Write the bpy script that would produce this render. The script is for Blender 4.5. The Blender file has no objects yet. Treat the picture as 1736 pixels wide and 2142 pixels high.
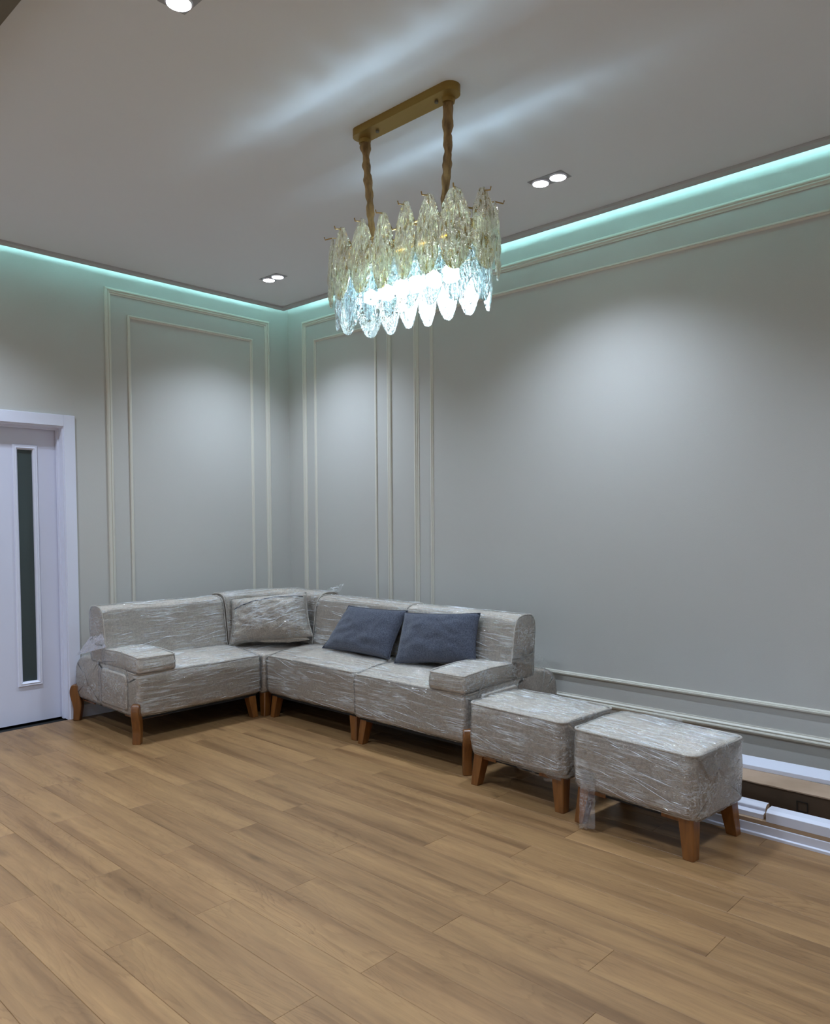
import bpy, bmesh, math, random
from mathutils import Vector, Matrix, noise
random.seed(7)
S = bpy.context.scene
C = S.collection
PI = math.pi

# ------------------------------------------------------------------ camera
cd = bpy.data.cameras.new('camera'); cam = bpy.data.objects.new('camera', cd); C.objects.link(cam)
S.camera = cam
YAW, PITCH, ROLL = 0.81466, -0.03866, -0.00652
fw = Vector((math.sin(YAW)*math.cos(PITCH), math.cos(YAW)*math.cos(PITCH), math.sin(PITCH)))
rt = Vector((math.cos(YAW), -math.sin(YAW), 0)); up = rt.cross(fw)
rt2 = rt*math.cos(ROLL)+up*math.sin(ROLL); up2 = -rt*math.sin(ROLL)+up*math.cos(ROLL)
cam.matrix_world = Matrix(((rt2.x, up2.x, -fw.x, -4.26601), (rt2.y, up2.y, -fw.y, -5.54331), (rt2.z, up2.z, -fw.z, 1.41831), (0, 0, 0, 1)))
cd.sensor_fit = 'VERTICAL'; cd.sensor_height = 24.0
cd.lens = 24.0*1623.3128/2142.0
cd.shift_y = 74.397/2142.0
cd.clip_start = 0.05

# ------------------------------------------------------------------ world, exposure
w = bpy.data.worlds.new('world'); S.world = w; w.use_nodes = True
w.node_tree.nodes['Background'].inputs[0].default_value = (0.75, 0.85, 1.0, 1)
w.node_tree.nodes['Background'].inputs[1].default_value = 0.0
S.view_settings.view_transform = 'Standard'; S.view_settings.look = 'None'
S.view_settings.gamma = 1.0; S.view_settings.use_curve_mapping = False
S.view_settings.exposure = 0.95

DOWN_W = 30.0        # each downlight lens
DOWN_COL = (0.73, 0.88, 1.10)
BULB_E = 42.0
BULB_COL = (0.60, 0.86, 1.08)
COVE_E = 54.0
COVE_COL = (0.40, 0.92, 1.0)
CEIL = 3.19

# ------------------------------------------------------------------ materials
def mat(name):
    m = bpy.data.materials.new(name); m.use_nodes = True
    nt = m.node_tree; nt.nodes.clear()
    out = nt.nodes.new('ShaderNodeOutputMaterial')
    return m, nt, out
def N(nt, typ, **k):
    n = nt.nodes.new(typ)
    for a, b in k.items():
        if a.startswith('_'): setattr(n, a[1:], b)
        else: n.inputs[a.replace('__', ' ')].default_value = b
    return n
def principled(name, col, rough=0.5, metal=0.0, bump=None, spec=0.5, var=None):
    """bump=(scale, strength, distance, stretch)"""
    m, nt, out = mat(name)
    p = N(nt, 'ShaderNodeBsdfPrincipled'); nt.links.new(p.outputs[0], out.inputs[0])
    p.inputs['Base Color'].default_value = (*col, 1); p.inputs['Roughness'].default_value = rough
    p.inputs['Metallic'].default_value = metal; p.inputs['Specular IOR Level'].default_value = spec
    tc = N(nt, 'ShaderNodeTexCoord')
    if bump:
        mp = N(nt, 'ShaderNodeMapping'); nt.links.new(tc.outputs['Object'], mp.inputs[0])
        mp.inputs['Scale'].default_value = bump[3] if len(bump) > 3 else (1, 1, 1)
        nz = N(nt, 'ShaderNodeTexNoise', Scale=bump[0], Detail=4.0); nt.links.new(mp.outputs[0], nz.inputs[0])
        b = N(nt, 'ShaderNodeBump', Strength=bump[1], Distance=bump[2]); nt.links.new(nz.outputs['Fac'], b.inputs['Height'])
        nt.links.new(b.outputs[0], p.inputs['Normal'])
    if var:   # (scale, color2, lo, hi, stretch)
        mp2 = N(nt, 'ShaderNodeMapping'); nt.links.new(tc.outputs['Object'], mp2.inputs[0])
        mp2.inputs['Scale'].default_value = var[4] if len(var) > 4 else (1, 1, 1)
        n2 = N(nt, 'ShaderNodeTexNoise', Scale=var[0], Detail=5.0); nt.links.new(mp2.outputs[0], n2.inputs[0])
        r = N(nt, 'ShaderNodeValToRGB'); nt.links.new(n2.outputs['Fac'], r.inputs[0])
        r.color_ramp.elements[0].position = var[2]; r.color_ramp.elements[1].position = var[3]
        r.color_ramp.elements[0].color = (*col, 1); r.color_ramp.elements[1].color = (*var[1], 1)
        nt.links.new(r.outputs[0], p.inputs['Base Color'])
    return m
def emissive(name, col, e):
    m, nt, out = mat(name); n = N(nt, 'ShaderNodeEmission', Color=(*col, 1), Strength=e); nt.links.new(n.outputs[0], out.inputs[0]); return m

M = {}
M['wall'] = principled('wallpaper', (0.56, 0.545, 0.505), 0.75, bump=(260, 0.25, 0.002), spec=0.25)
M['molding'] = principled('molding paint', (0.70, 0.665, 0.575), 0.42, spec=0.45)
M['ceiling'] = principled('ceiling paint', (0.76, 0.775, 0.79), 0.9, bump=(30, 0.03, 0.004), spec=0.1)
M['cove'] = principled('cove paint', (0.75, 0.75, 0.73), 0.9, spec=0.1)
M['cavity'] = principled('slot cavity dark for contrast', (0.24, 0.235, 0.22), 0.9, spec=0.1)  # unseen upper slab kept dark to limit bounce light in the slot
M['lip'] = principled('slot edge trim dimmed', (0.52, 0.515, 0.51), 0.8, spec=0.1)  # dimness of the low lip is put into this darker colour
M['beam'] = principled('beam paint', (0.16, 0.14, 0.10), 0.8)
M['door'] = principled('door lacquer', (0.74, 0.75, 0.88), 0.38, bump=(3, 0.02, 0.01))
M['casing'] = principled('casing lacquer', (0.78, 0.79, 0.90), 0.35)
M['white'] = principled('white trim lacquer', (0.70, 0.71, 0.80), 0.4)
M['frost'] = principled('dark frosted glass', (0.050, 0.068, 0.066), 0.25, spec=0.6, bump=(8, 0.05, 0.01))
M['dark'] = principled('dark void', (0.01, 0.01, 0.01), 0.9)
M['card'] = principled('cardboard', (0.42, 0.29, 0.20), 0.85, bump=(40, 0.2, 0.003, (1, .1, 1)), var=(5, (0.34, 0.23, 0.15), 0.4, 0.7))
M['cardark'] = principled('dark brown cardboard', (0.10, 0.06, 0.035), 0.8, var=(4, (0.07, 0.045, 0.025), 0.4, 0.7))  # box sides, much darker than the lid
M['mdf'] = principled('raw fibreboard', (0.40, 0.27, 0.17), 0.9, bump=(90, 0.3, 0.002))
M['ink'] = principled('box print', (0.02, 0.015, 0.01), 0.8)
M['brass'] = principled('brushed brass', (0.34, 0.21, 0.055), 0.42, metal=0.85, bump=(60, 0.1, 0.001, (1, .1, 1)))
M['brasswire'] = principled('brass wire', (0.45, 0.30, 0.12), 0.3, metal=1.0)
M['cord'] = principled('brown cord sleeve', (0.36, 0.215, 0.075), 0.6, bump=(70, 0.6, 0.004, (1, 1, .4)), var=(40, (0.16, 0.085, 0.025), 0.4, 0.65, (1, 1, .3)))
M['steel'] = principled('grey plate', (0.35, 0.36, 0.38), 0.5)
M['lens'] = emissive('downlight lens', (0.93, 0.97, 1.0), 14.0)
M['bulb'] = emissive('bulb glow', BULB_COL, BULB_E)
M['led'] = emissive('cove strip', COVE_COL, COVE_E)
M['wood'] = principled('stained leg wood', (0.215, 0.078, 0.016), 0.28, spec=0.6, bump=(14, 0.05, 0.002, (1, 1, .1)), var=(16, (0.13, 0.043, 0.009), 0.35, 0.7, (3, 3, .35)))
def weave(name, col, scale, col2, strength=0.9):
    m, nt, out = mat(name)
    p = N(nt, 'ShaderNodeBsdfPrincipled', Roughness=0.95); p.inputs['Specular IOR Level'].default_value = 0.15
    p.inputs['Sheen Weight'].default_value = 0.25
    nt.links.new(p.outputs[0], out.inputs[0])
    tc = N(nt, 'ShaderNodeTexCoord')
    v = N(nt, 'ShaderNodeTexVoronoi', Scale=scale); nt.links.new(tc.outputs['Object'], v.inputs[0])
    nz = N(nt, 'ShaderNodeTexNoise', Scale=scale*0.45, Detail=5.0, Roughness=0.7); nt.links.new(tc.outputs['Object'], nz.inputs[0])
    mx = N(nt, 'ShaderNodeMath', _operation='MULTIPLY'); nt.links.new(v.outputs['Distance'], mx.inputs[0]); nt.links.new(nz.outputs['Fac'], mx.inputs[1])
    b = N(nt, 'ShaderNodeBump', Strength=strength, Distance=0.005); b.invert = True
    nt.links.new(mx.outputs[0], b.inputs['Height']); nt.links.new(b.outputs[0], p.inputs['Normal'])
    r = N(nt, 'ShaderNodeValToRGB'); nt.links.new(nz.outputs['Fac'], r.inputs[0])
    r.color_ramp.elements[0].position = 0.36; r.color_ramp.elements[1].position = 0.62
    r.color_ramp.elements[0].color = (*col2, 1); r.color_ramp.elements[1].color = (*col, 1)
    nt.links.new(r.outputs[0], p.inputs['Base Color'])
    return m
M['boucle'] = weave('cream boucle', (0.73, 0.635, 0.530), 190, (0.47, 0.395, 0.315))
M['piping'] = weave('boucle piping', (0.52, 0.465, 0.40), 300, (0.34, 0.30, 0.255), 0.5)
M['grey'] = weave('grey blue chenille', (0.105, 0.115, 0.150), 260, (0.050, 0.055, 0.078), 0.7)
M['greypipe'] = principled('dark cushion seam', (0.045, 0.05, 0.07), 0.9)

def film_mat(name, rot, base=0.09, line=0.80, scale=1.0):
    """clear wrap: transparent, a weak even reflection, sharp glints; glare haze and crease highlights painted in white"""
    m, nt, out = mat(name); L = nt.links.new
    tc = N(nt, 'ShaderNodeTexCoord')
    mp = N(nt, 'ShaderNodeMapping'); mp.inputs['Rotation'].default_value = rot; mp.inputs['Scale'].default_value = (1.6*scale, 14*scale, 26*scale)
    L(tc.outputs['Object'], mp.inputs[0])
    n1 = N(nt, 'ShaderNodeTexNoise', Scale=3.2, Detail=4.0, Roughness=0.6, Distortion=0.4); L(mp.outputs[0], n1.inputs[0])
    n2 = N(nt, 'ShaderNodeTexNoise', Scale=11.0, Detail=3.0, Roughness=0.6, Distortion=1.5); L(tc.outputs['Object'], n2.inputs[0])
    a = N(nt, 'ShaderNodeMath', _operation='MULTIPLY_ADD'); a.inputs[1].default_value = 0.5
    L(n2.outputs['Fac'], a.inputs[0]); L(n1.outputs['Fac'], a.inputs[2])
    b = N(nt, 'ShaderNodeBump', Strength=1.0, Distance=0.030); L(a.outputs[0], b.inputs['Height'])
    gl = N(nt, 'ShaderNodeBsdfGlossy', Roughness=0.09, Color=(1, 1, 1, 1)); L(b.outputs[0], gl.inputs['Normal'])
    df = N(nt, 'ShaderNodeBsdfDiffuse', Color=(0.93, 0.93, 0.92, 1))
    tl = N(nt, 'ShaderNodeBsdfTranslucent', Color=(0.92, 0.93, 0.95, 1))
    dm = N(nt, 'ShaderNodeMixShader', Fac=0.4); L(df.outputs[0], dm.inputs[1]); L(tl.outputs[0], dm.inputs[2])
    tr = N(nt, 'ShaderNodeBsdfTransparent', Color=(1, 1, 1, 1))
    # two families of crease lines, light streaks painted as white
    lines = []
    for k, (sc, wd) in enumerate(((3.0, 0.036), (6.0, 0.034))):
        mp2 = N(nt, 'ShaderNodeMapping'); mp2.inputs['Rotation'].default_value = (rot[0], rot[1]*(1.9 if k else 1.0)+(.06 if k else 0), rot[2]); mp2.inputs['Scale'].default_value = ((0.8, 9, 17) if k == 0 else (0.5, 7, 14)); L(tc.outputs['Object'], mp2.inputs[0])
        n3 = N(nt, 'ShaderNodeTexNoise', Scale=sc*scale*.6, Detail=2.0, Roughness=0.5, Distortion=0.25); L(mp2.outputs[0], n3.inputs[0])
        s_ = N(nt, 'ShaderNodeMath', _operation='SUBTRACT'); s_.inputs[1].default_value = 0.5; L(n3.outputs['Fac'], s_.inputs[0])
        ab = N(nt, 'ShaderNodeMath', _operation='ABSOLUTE'); L(s_.outputs[0], ab.inputs[0])
        mr = N(nt, 'ShaderNodeMapRange'); mr.inputs['From Min'].default_value = 0.0; mr.inputs['From Max'].default_value = wd
        mr.inputs['To Min'].default_value = line; mr.inputs['To Max'].default_value = 0.0; L(ab.outputs[0], mr.inputs[0]); lines.append(mr)
    mxl = N(nt, 'ShaderNodeMath', _operation='MAXIMUM'); L(lines[0].outputs[0], mxl.inputs[0]); L(lines[1].outputs[0], mxl.inputs[1])
    n4 = N(nt, 'ShaderNodeTexNoise', Scale=6.0, Detail=3.0, Roughness=0.6); L(tc.outputs['Object'], n4.inputs[0])
    mr2 = N(nt, 'ShaderNodeMapRange'); mr2.inputs['From Min'].default_value = 0.42; mr2.inputs['From Max'].default_value = 0.66
    mr2.inputs['To Min'].default_value = 0.10; mr2.inputs['To Max'].default_value = 1.0; L(n4.outputs['Fac'], mr2.inputs[0])
    hz = N(nt, 'ShaderNodeMath', _operation='MULTIPLY', _use_clamp=True); L(mxl.outputs[0], hz.inputs[0]); L(mr2.outputs[0], hz.inputs[1])
    hb = N(nt, 'ShaderNodeMath', _operation='ADD', _use_clamp=True); hb.inputs[1].default_value = base; L(hz.outputs[0], hb.inputs[0])
    m1 = N(nt, 'ShaderNodeMixShader'); L(hb.outputs[0], m1.inputs[0]); L(tr.outputs[0], m1.inputs[1]); L(dm.outputs[0], m1.inputs[2])
    fr = N(nt, 'ShaderNodeFresnel', IOR=1.45)
    fm = N(nt, 'ShaderNodeMath', _operation='MULTIPLY_ADD', _use_clamp=True); fm.inputs[1].default_value = 0.9; fm.inputs[2].default_value = 0.08
    L(fr.outputs[0], fm.inputs[0])
    m2 = N(nt, 'ShaderNodeMixShader'); L(fm.outputs[0], m2.inputs[0]); L(m1.outputs[0], m2.inputs[1]); L(gl.outputs[0], m2.inputs[2])
    L(m2.outputs[0], out.inputs[0])
    return m
M['film'] = film_mat('plastic film', (0.0, 0.10, 0.0))
M['film_b'] = film_mat('plastic film slanted', (0.0, -0.16, 0.0))
M['film_loose'] = film_mat('loose plastic film', (0.3, 0.7, 0.2), 0.05, 0.28)

# leaf glass: clear textured shell, amber towards the body, faintly iridescent; lower leaves coloured with scattered light
def crease_glint_mat():  # white colour gives the film folds painted light streaks
    m, nt, out = mat('film crease glint'); L = nt.links.new
    p = N(nt, 'ShaderNodeBsdfPrincipled', Roughness=0.16); p.inputs['Base Color'].default_value = (0.95, 0.96, 0.98, 1); p.inputs['Specular IOR Level'].default_value = 0.9
    tr = N(nt, 'ShaderNodeBsdfTransparent'); tc = N(nt, 'ShaderNodeTexCoord')
    nz = N(nt, 'ShaderNodeTexNoise', Scale=25.0, Detail=2.0); L(tc.outputs['Object'], nz.inputs[0])
    mr = N(nt, 'ShaderNodeMapRange'); mr.inputs['From Min'].default_value = .35; mr.inputs['From Max'].default_value = .65; mr.inputs['To Min'].default_value = .15; mr.inputs['To Max'].default_value = .8; L(nz.outputs['Fac'], mr.inputs[0])
    mx = N(nt, 'ShaderNodeMixShader'); L(mr.outputs[0], mx.inputs[0]); L(tr.outputs[0], mx.inputs[1]); L(p.outputs[0], mx.inputs[2]); L(mx.outputs[0], out.inputs[0])
    return m
M['crease'] = crease_glint_mat()
M['undershade'] = principled('black dust cover', (0.012, 0.012, 0.013), 0.9)  # for unseen black panels added to deepen the shade under the furniture
def leaf_mat(name, amber, clear, cols, tlf):
    m, nt, out = mat(name)
    tc = N(nt, 'ShaderNodeTexCoord'); oi = N(nt, 'ShaderNodeObjectInfo')
    ad = N(nt, 'ShaderNodeVectorMath', _operation='ADD'); nt.links.new(tc.outputs['Object'], ad.inputs[0]); nt.links.new(oi.outputs['Random'], ad.inputs[1])
    mp = N(nt, 'ShaderNodeMapping'); mp.inputs['Scale'].default_value = (1, 1, 0.28); nt.links.new(ad.outputs[0], mp.inputs[0])
    nz = N(nt, 'ShaderNodeTexNoise', Scale=70.0, Detail=3.0, Roughness=0.6, Distortion=1.5); nt.links.new(mp.outputs[0], nz.inputs[0])
    b = N(nt, 'ShaderNodeBump', Strength=1.0, Distance=0.02); nt.links.new(nz.outputs['Fac'], b.inputs['Height'])
    gl = N(nt, 'ShaderNodeBsdfGlossy', Roughness=0.07, Color=(1, .98, .93, 1)); nt.links.new(b.outputs[0], gl.inputs['Normal'])
    r = N(nt, 'ShaderNodeValToRGB'); nt.links.new(nz.outputs['Fac'], r.inputs[0])
    e = r.color_ramp.elements
    e[0].position = 0.38; e[0].color = (*amber, 1); e[1].position = 0.54; e[1].color = (*clear, 1)
    tr = N(nt, 'ShaderNodeBsdfTransparent'); nt.links.new(r.outputs[0], tr.inputs[0])
    lw = N(nt, 'ShaderNodeLayerWeight', Blend=0.4); nt.links.new(b.outputs[0], lw.inputs['Normal'])
    ir = N(nt, 'ShaderNodeValToRGB'); nt.links.new(lw.outputs['Facing'], ir.inputs[0])
    q = ir.color_ramp.elements; q[0].position = 0.0; q[0].color = (*cols[0], 1); q[1].position = 1.0; q[1].color = (*cols[1], 1)
    for pos, c in ((0.3, cols[2]), (0.55, cols[3]), (0.8, cols[4])):
        k = q.new(pos); k.color = (*c, 1)
    tl = N(nt, 'ShaderNodeBsdfTranslucent'); nt.links.new(ir.outputs[0], tl.inputs[0]); nt.links.new(b.outputs[0], tl.inputs['Normal'])
    fr = N(nt, 'ShaderNodeFresnel', IOR=1.6); nt.links.new(b.outputs[0], fr.inputs['Normal'])
    m1 = N(nt, 'ShaderNodeMixShader'); tf = N(nt, 'ShaderNodeMapRange'); tf.inputs['From Min'].default_value = .42; tf.inputs['From Max'].default_value = .62
    tf.inputs['To Min'].default_value = tlf*.25; tf.inputs['To Max'].default_value = min(1, tlf*2.1); nt.links.new(nz.outputs['Fac'], tf.inputs[0]); nt.links.new(tf.outputs[0], m1.inputs[0]); nt.links.new(tr.outputs[0], m1.inputs[1]); nt.links.new(tl.outputs[0], m1.inputs[2])
    fm = N(nt, 'ShaderNodeMath', _operation='MULTIPLY_ADD', _use_clamp=True); fm.inputs[1].default_value = 1.2; fm.inputs[2].default_value = 0.05; nt.links.new(fr.outputs[0], fm.inputs[0])
    m2 = N(nt, 'ShaderNodeMixShader'); nt.links.new(fm.outputs[0], m2.inputs[0]); nt.links.new(m1.outputs[0], m2.inputs[1]); nt.links.new(gl.outputs[0], m2.inputs[2])
    nt.links.new(m2.outputs[0], out.inputs[0])
    return m
M['leaf'] = leaf_mat('amber ribbed leaf glass', (0.84, 0.64, 0.24), (1.0, 0.97, 0.84), ((1.0, .93, .62), (1.0, .92, .60), (.95, .98, .80), (.80, .97, .98), (1.0, .90, .55)), 0.36)
M['leaf_low'] = leaf_mat('iridescent leaf glass with scattered light tint', (0.62, 0.72, 0.70), (0.97, 1.0, 1.0), ((.75, .97, .92), (.95, .95, .75), (.45, .88, 1.0), (.22, .50, 1.0), (.55, .70, 1.0)), 0.12)  # cyan and blue of the scattered bulb light are put into the colour

def plank_mat():
    m, nt, out = mat('oak plank')
    L = nt.links.new
    p = N(nt, 'ShaderNodeBsdfPrincipled', Roughness=0.42); p.inputs['Specular IOR Level'].default_value = 0.4; L(p.outputs[0], out.inputs[0])
    tc = N(nt, 'ShaderNodeTexCoord'); oi = N(nt, 'ShaderNodeObjectInfo')
    sc = N(nt, 'ShaderNodeVectorMath', _operation='SCALE'); sc.inputs[0].default_value = (13.7, 41.3, 5.1); L(oi.outputs['Random'], sc.inputs['Scale'])
    ad = N(nt, 'ShaderNodeVectorMath', _operation='ADD'); L(tc.outputs['Object'], ad.inputs[0]); L(sc.outputs[0], ad.inputs[1])
    # warped grain: rings of a slow height field give cathedrals
    mpw = N(nt, 'ShaderNodeMapping'); mpw.inputs['Scale'].default_value = (5.5, 1.05, 1); L(ad.outputs[0], mpw.inputs[0])
    nw = N(nt, 'ShaderNodeTexNoise', Scale=1.0, Detail=2.5, Roughness=0.45, Distortion=0.35); L(mpw.outputs[0], nw.inputs[0])
    ring = N(nt, 'ShaderNodeMath', _operation='MULTIPLY'); ring.inputs[1].default_value = 26.0; L(nw.outputs['Fac'], ring.inputs[0])
    mpf = N(nt, 'ShaderNodeMapping'); mpf.inputs['Scale'].default_value = (60, 5, 1); L(ad.outputs[0], mpf.inputs[0])
    nf = N(nt, 'ShaderNodeTexNoise', Scale=1.0, Detail=4.0, Roughness=0.6); L(mpf.outputs[0], nf.inputs[0])
    ma = N(nt, 'ShaderNodeMath', _operation='MULTIPLY_ADD'); ma.inputs[1].default_value = 1.6; L(nf.outputs['Fac'], ma.inputs[0]); L(ring.outputs[0], ma.inputs[2])
    fc = N(nt, 'ShaderNodeMath', _operation='FRACT'); L(ma.outputs[0], fc.inputs[0])
    rr = N(nt, 'ShaderNodeValToRGB'); L(fc.outputs[0], rr.inputs[0])
    e = rr.color_ramp.elements; e[0].position = 0.0; e[0].color = (0.0,)*3+(1,); e[1].position = 1.0; e[1].color = (0.15,)*3+(1,)
    k = e.new(0.18); k.color = (1, 1, 1, 1); k = e.new(0.8); k.color = (.8, .8, .8, 1)
    # strength of the rings is patchy
    mpm = N(nt, 'ShaderNodeMapping'); mpm.inputs['Scale'].default_value = (7, 1.6, 1); L(ad.outputs[0], mpm.inputs[0])
    nm = N(nt, 'ShaderNodeTexNoise', Scale=1.0, Detail=2.0); L(mpm.outputs[0], nm.inputs[0])
    mm = N(nt, 'ShaderNodeMapRange'); mm.inputs['From Min'].default_value = 0.42; mm.inputs['From Max'].default_value = 0.68; mm.inputs['To Min'].default_value = 0.18; mm.inputs['To Max'].default_value = 0.80; L(nm.outputs['Fac'], mm.inputs[0])
    # broad colour streaks along the plank
    mpb = N(nt, 'ShaderNodeMapping'); mpb.inputs['Scale'].default_value = (11, 0.7, 1); L(ad.outputs[0], mpb.inputs[0])
    nb = N(nt, 'ShaderNodeTexNoise', Scale=1.0, Detail=3.0, Roughness=0.5); L(mpb.outputs[0], nb.inputs[0])
    rb = N(nt, 'ShaderNodeValToRGB'); L(nb.outputs['Fac'], rb.inputs[0])
    e = rb.color_ramp.elements; e[0].position = 0.31; e[0].color = (0.200, 0.103, 0.041, 1); e[1].position = 0.66; e[1].color = (0.352, 0.197, 0.081, 1)
    k = e.new(0.47); k.color = (0.291, 0.158, 0.066, 1)
    dark = N(nt, 'ShaderNodeMixRGB', _blend_type='MULTIPLY'); dark.inputs[2].default_value = (0.66, 0.60, 0.54, 1)
    inv = N(nt, 'ShaderNodeMath', _operation='SUBTRACT'); inv.inputs[0].default_value = 1.0; L(rr.outputs[0], inv.inputs[1])
    mf = N(nt, 'ShaderNodeMath', _operation='MULTIPLY', _use_clamp=True); L(inv.outputs[0], mf.inputs[0]); L(mm.outputs[0], mf.inputs[1])
    L(mf.outputs[0], dark.inputs[0]); L(rb.outputs[0], dark.inputs[1])
    # fine pores
    fp = N(nt, 'ShaderNodeMapRange'); fp.inputs['From Min'].default_value = 0.3; fp.inputs['From Max'].default_value = 0.7; fp.inputs['To Min'].default_value = 0.86; fp.inputs['To Max'].default_value = 1.1; L(nf.outputs['Fac'], fp.inputs[0])
    mu = N(nt, 'ShaderNodeMixRGB', _blend_type='MULTIPLY'); mu.inputs[0].default_value = 1.0; L(dark.outputs[0], mu.inputs[1]); L(fp.outputs[0], mu.inputs[2])
    # knots
    mpk = N(nt, 'ShaderNodeMapping'); mpk.inputs['Scale'].default_value = (5.5, 1.7, 1); L(ad.outputs[0], mpk.inputs[0])
    vk = N(nt, 'ShaderNodeTexVoronoi', Scale=1.0); L(mpk.outputs[0], vk.inputs[0])
    mk = N(nt, 'ShaderNodeMapRange'); mk.inputs['From Min'].default_value = 0.03; mk.inputs['From Max'].default_value = 0.13; mk.inputs['To Min'].default_value = 0.62; mk.inputs['To Max'].default_value = 1.0; L(vk.outputs['Distance'], mk.inputs[0])
    mu2 = N(nt, 'ShaderNodeMixRGB', _blend_type='MULTIPLY'); mu2.inputs[0].default_value = 1.0; L(mu.outputs[0], mu2.inputs[1]); L(mk.outputs[0], mu2.inputs[2])
    # per-plank tone
    tn = N(nt, 'ShaderNodeMapRange'); tn.inputs['To Min'].default_value = 0.90; tn.inputs['To Max'].default_value = 1.06; L(oi.outputs['Random'], tn.inputs[0])
    mu3 = N(nt, 'ShaderNodeMixRGB', _blend_type='MULTIPLY'); mu3.inputs[0].default_value = 1.0; L(mu2.outputs[0], mu3.inputs[1]); L(tn.outputs[0], mu3.inputs[2])
    L(mu3.outputs[0], p.inputs['Base Color'])
    b = N(nt, 'ShaderNodeBump', Strength=0.12, Distance=0.001); L(fc.outputs[0], b.inputs['Height']); L(b.outputs[0], p.inputs['Normal'])
    return m
M['plank'] = plank_mat()

# ------------------------------------------------------------------ helpers
def link(name, me, parent=None, m=None, smooth=False):
    if m is not None: me.materials.append(m)
    if smooth:
        for f in me.polygons: f.use_smooth = True
    o = bpy.data.objects.new(name, me); C.objects.link(o)
    if parent is not None: o.parent = parent
    return o
def obj(name, bm, m, parent=None, smooth=False):
    bmesh.ops.recalc_face_normals(bm, faces=bm.faces[:])
    me = bpy.data.meshes.new(name); bm.to_mesh(me); bm.free()
    return link(name, me, parent, m, smooth)
def struct(name, bm, m, parent=None, smooth=False):
    o = obj(name, bm, m, parent, smooth)
    if parent is None: o['kind'] = 'structure'
    return o
def empty(name, loc=(0, 0, 0), rz=0.0, label=None, cat=None, group=None, kind=None):
    o = bpy.data.objects.new(name, None); C.objects.link(o); o.location = loc; o.rotation_euler = (0, 0, rz)
    o.empty_display_size = 0.1
    tag(o, label, cat, group)
    if kind: o['kind'] = kind
    return o
def tag(o, label=None, cat=None, group=None):
    if label: o['label'] = label
    if cat: o['category'] = cat
    if group: o['group'] = group
    return o
def box(bm, x0, x1, y0, y1, z0, z1, bev=0.0, seg=2):
    r = bmesh.ops.create_cube(bm, size=1.0)
    vs = r['verts']
    for v in vs:
        v.co = Vector(((x0+x1)/2+v.co.x*(x1-x0), (y0+y1)/2+v.co.y*(y1-y0), (z0+z1)/2+v.co.z*(z1-z0)))
    if bev > 0:
        es = set()
        for v in vs: es.update(v.link_edges)
        bmesh.ops.bevel(bm, geom=list(es), offset=bev, segments=seg, profile=0.5, affect='EDGES', clamp_overlap=True)
def cyl(bm, x, y, z0, z1, r, n=32, r2=None):
    a = [bm.verts.new((x+r*math.cos(2*PI*i/n), y+r*math.sin(2*PI*i/n), z0)) for i in range(n)]
    r2 = r if r2 is None else r2
    b = [bm.verts.new((x+r2*math.cos(2*PI*i/n), y+r2*math.sin(2*PI*i/n), z1)) for i in range(n)]
    for i in range(n): bm.faces.new((a[i], a[(i+1) % n], b[(i+1) % n], b[i]))
    bm.faces.new(a[::-1]); bm.faces.new(b)
def tube(bm, pts, r, n=8, rf=None):
    pts = [Vector(p) for p in pts]; rings = []
    prev = None
    for i, p in enumerate(pts):
        t = (pts[min(i+1, len(pts)-1)]-pts[max(i-1, 0)]).normalized()
        if prev is None:
            a = Vector((0, 0, 1)) if abs(t.z) < .9 else Vector((1, 0, 0)); u = t.cross(a).normalized()
        else: u = (prev-t*prev.dot(t)).normalized()
        prev = u; v = t.cross(u)
        ring = []
        for k in range(n):
            a = 2*PI*k/n; rr = r if rf is None else rf(i/(len(pts)-1), a)
            ring.append(bm.verts.new(p+(u*math.cos(a)+v*math.sin(a))*rr))
        rings.append(ring)
    for i in range(len(rings)-1):
        for k in range(n): bm.faces.new((rings[i][k], rings[i][(k+1) % n], rings[i+1][(k+1) % n], rings[i+1][k]))
    bm.faces.new(rings[0][::-1]); bm.faces.new(rings[-1])
def roundpoly(pts, seg=5):
    """pts: (a, b, r) closed polygon; arcs at corners"""
    out = []; n = len(pts)
    for i in range(n):
        P = Vector(pts[i][:2]); A = Vector(pts[i-1][:2]); B = Vector(pts[(i+1) % n][:2]); r = pts[i][2]
        if r <= 0: out.append(P); continue
        da = (A-P); db = (B-P); la, lb = da.length, db.length
        r2 = min(r, la*0.49, lb*0.49); a = P+da.normalized()*r2; b = P+db.normalized()*r2
        for k in range(seg+1):
            t = k/seg; out.append(a*(1-t)**2+P*2*t*(1-t)+b*t*t)
    return out
def resample(pts, step):
    out = []; n = len(pts)
    for i in range(n):
        a, b = pts[i], pts[(i+1) % n]; d = (b-a).length
        if d < 1e-6: continue
        k = max(1, int(math.ceil(d/step)))
        for j in range(k): out.append(a+(b-a)*(j/k))
    return out
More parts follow.
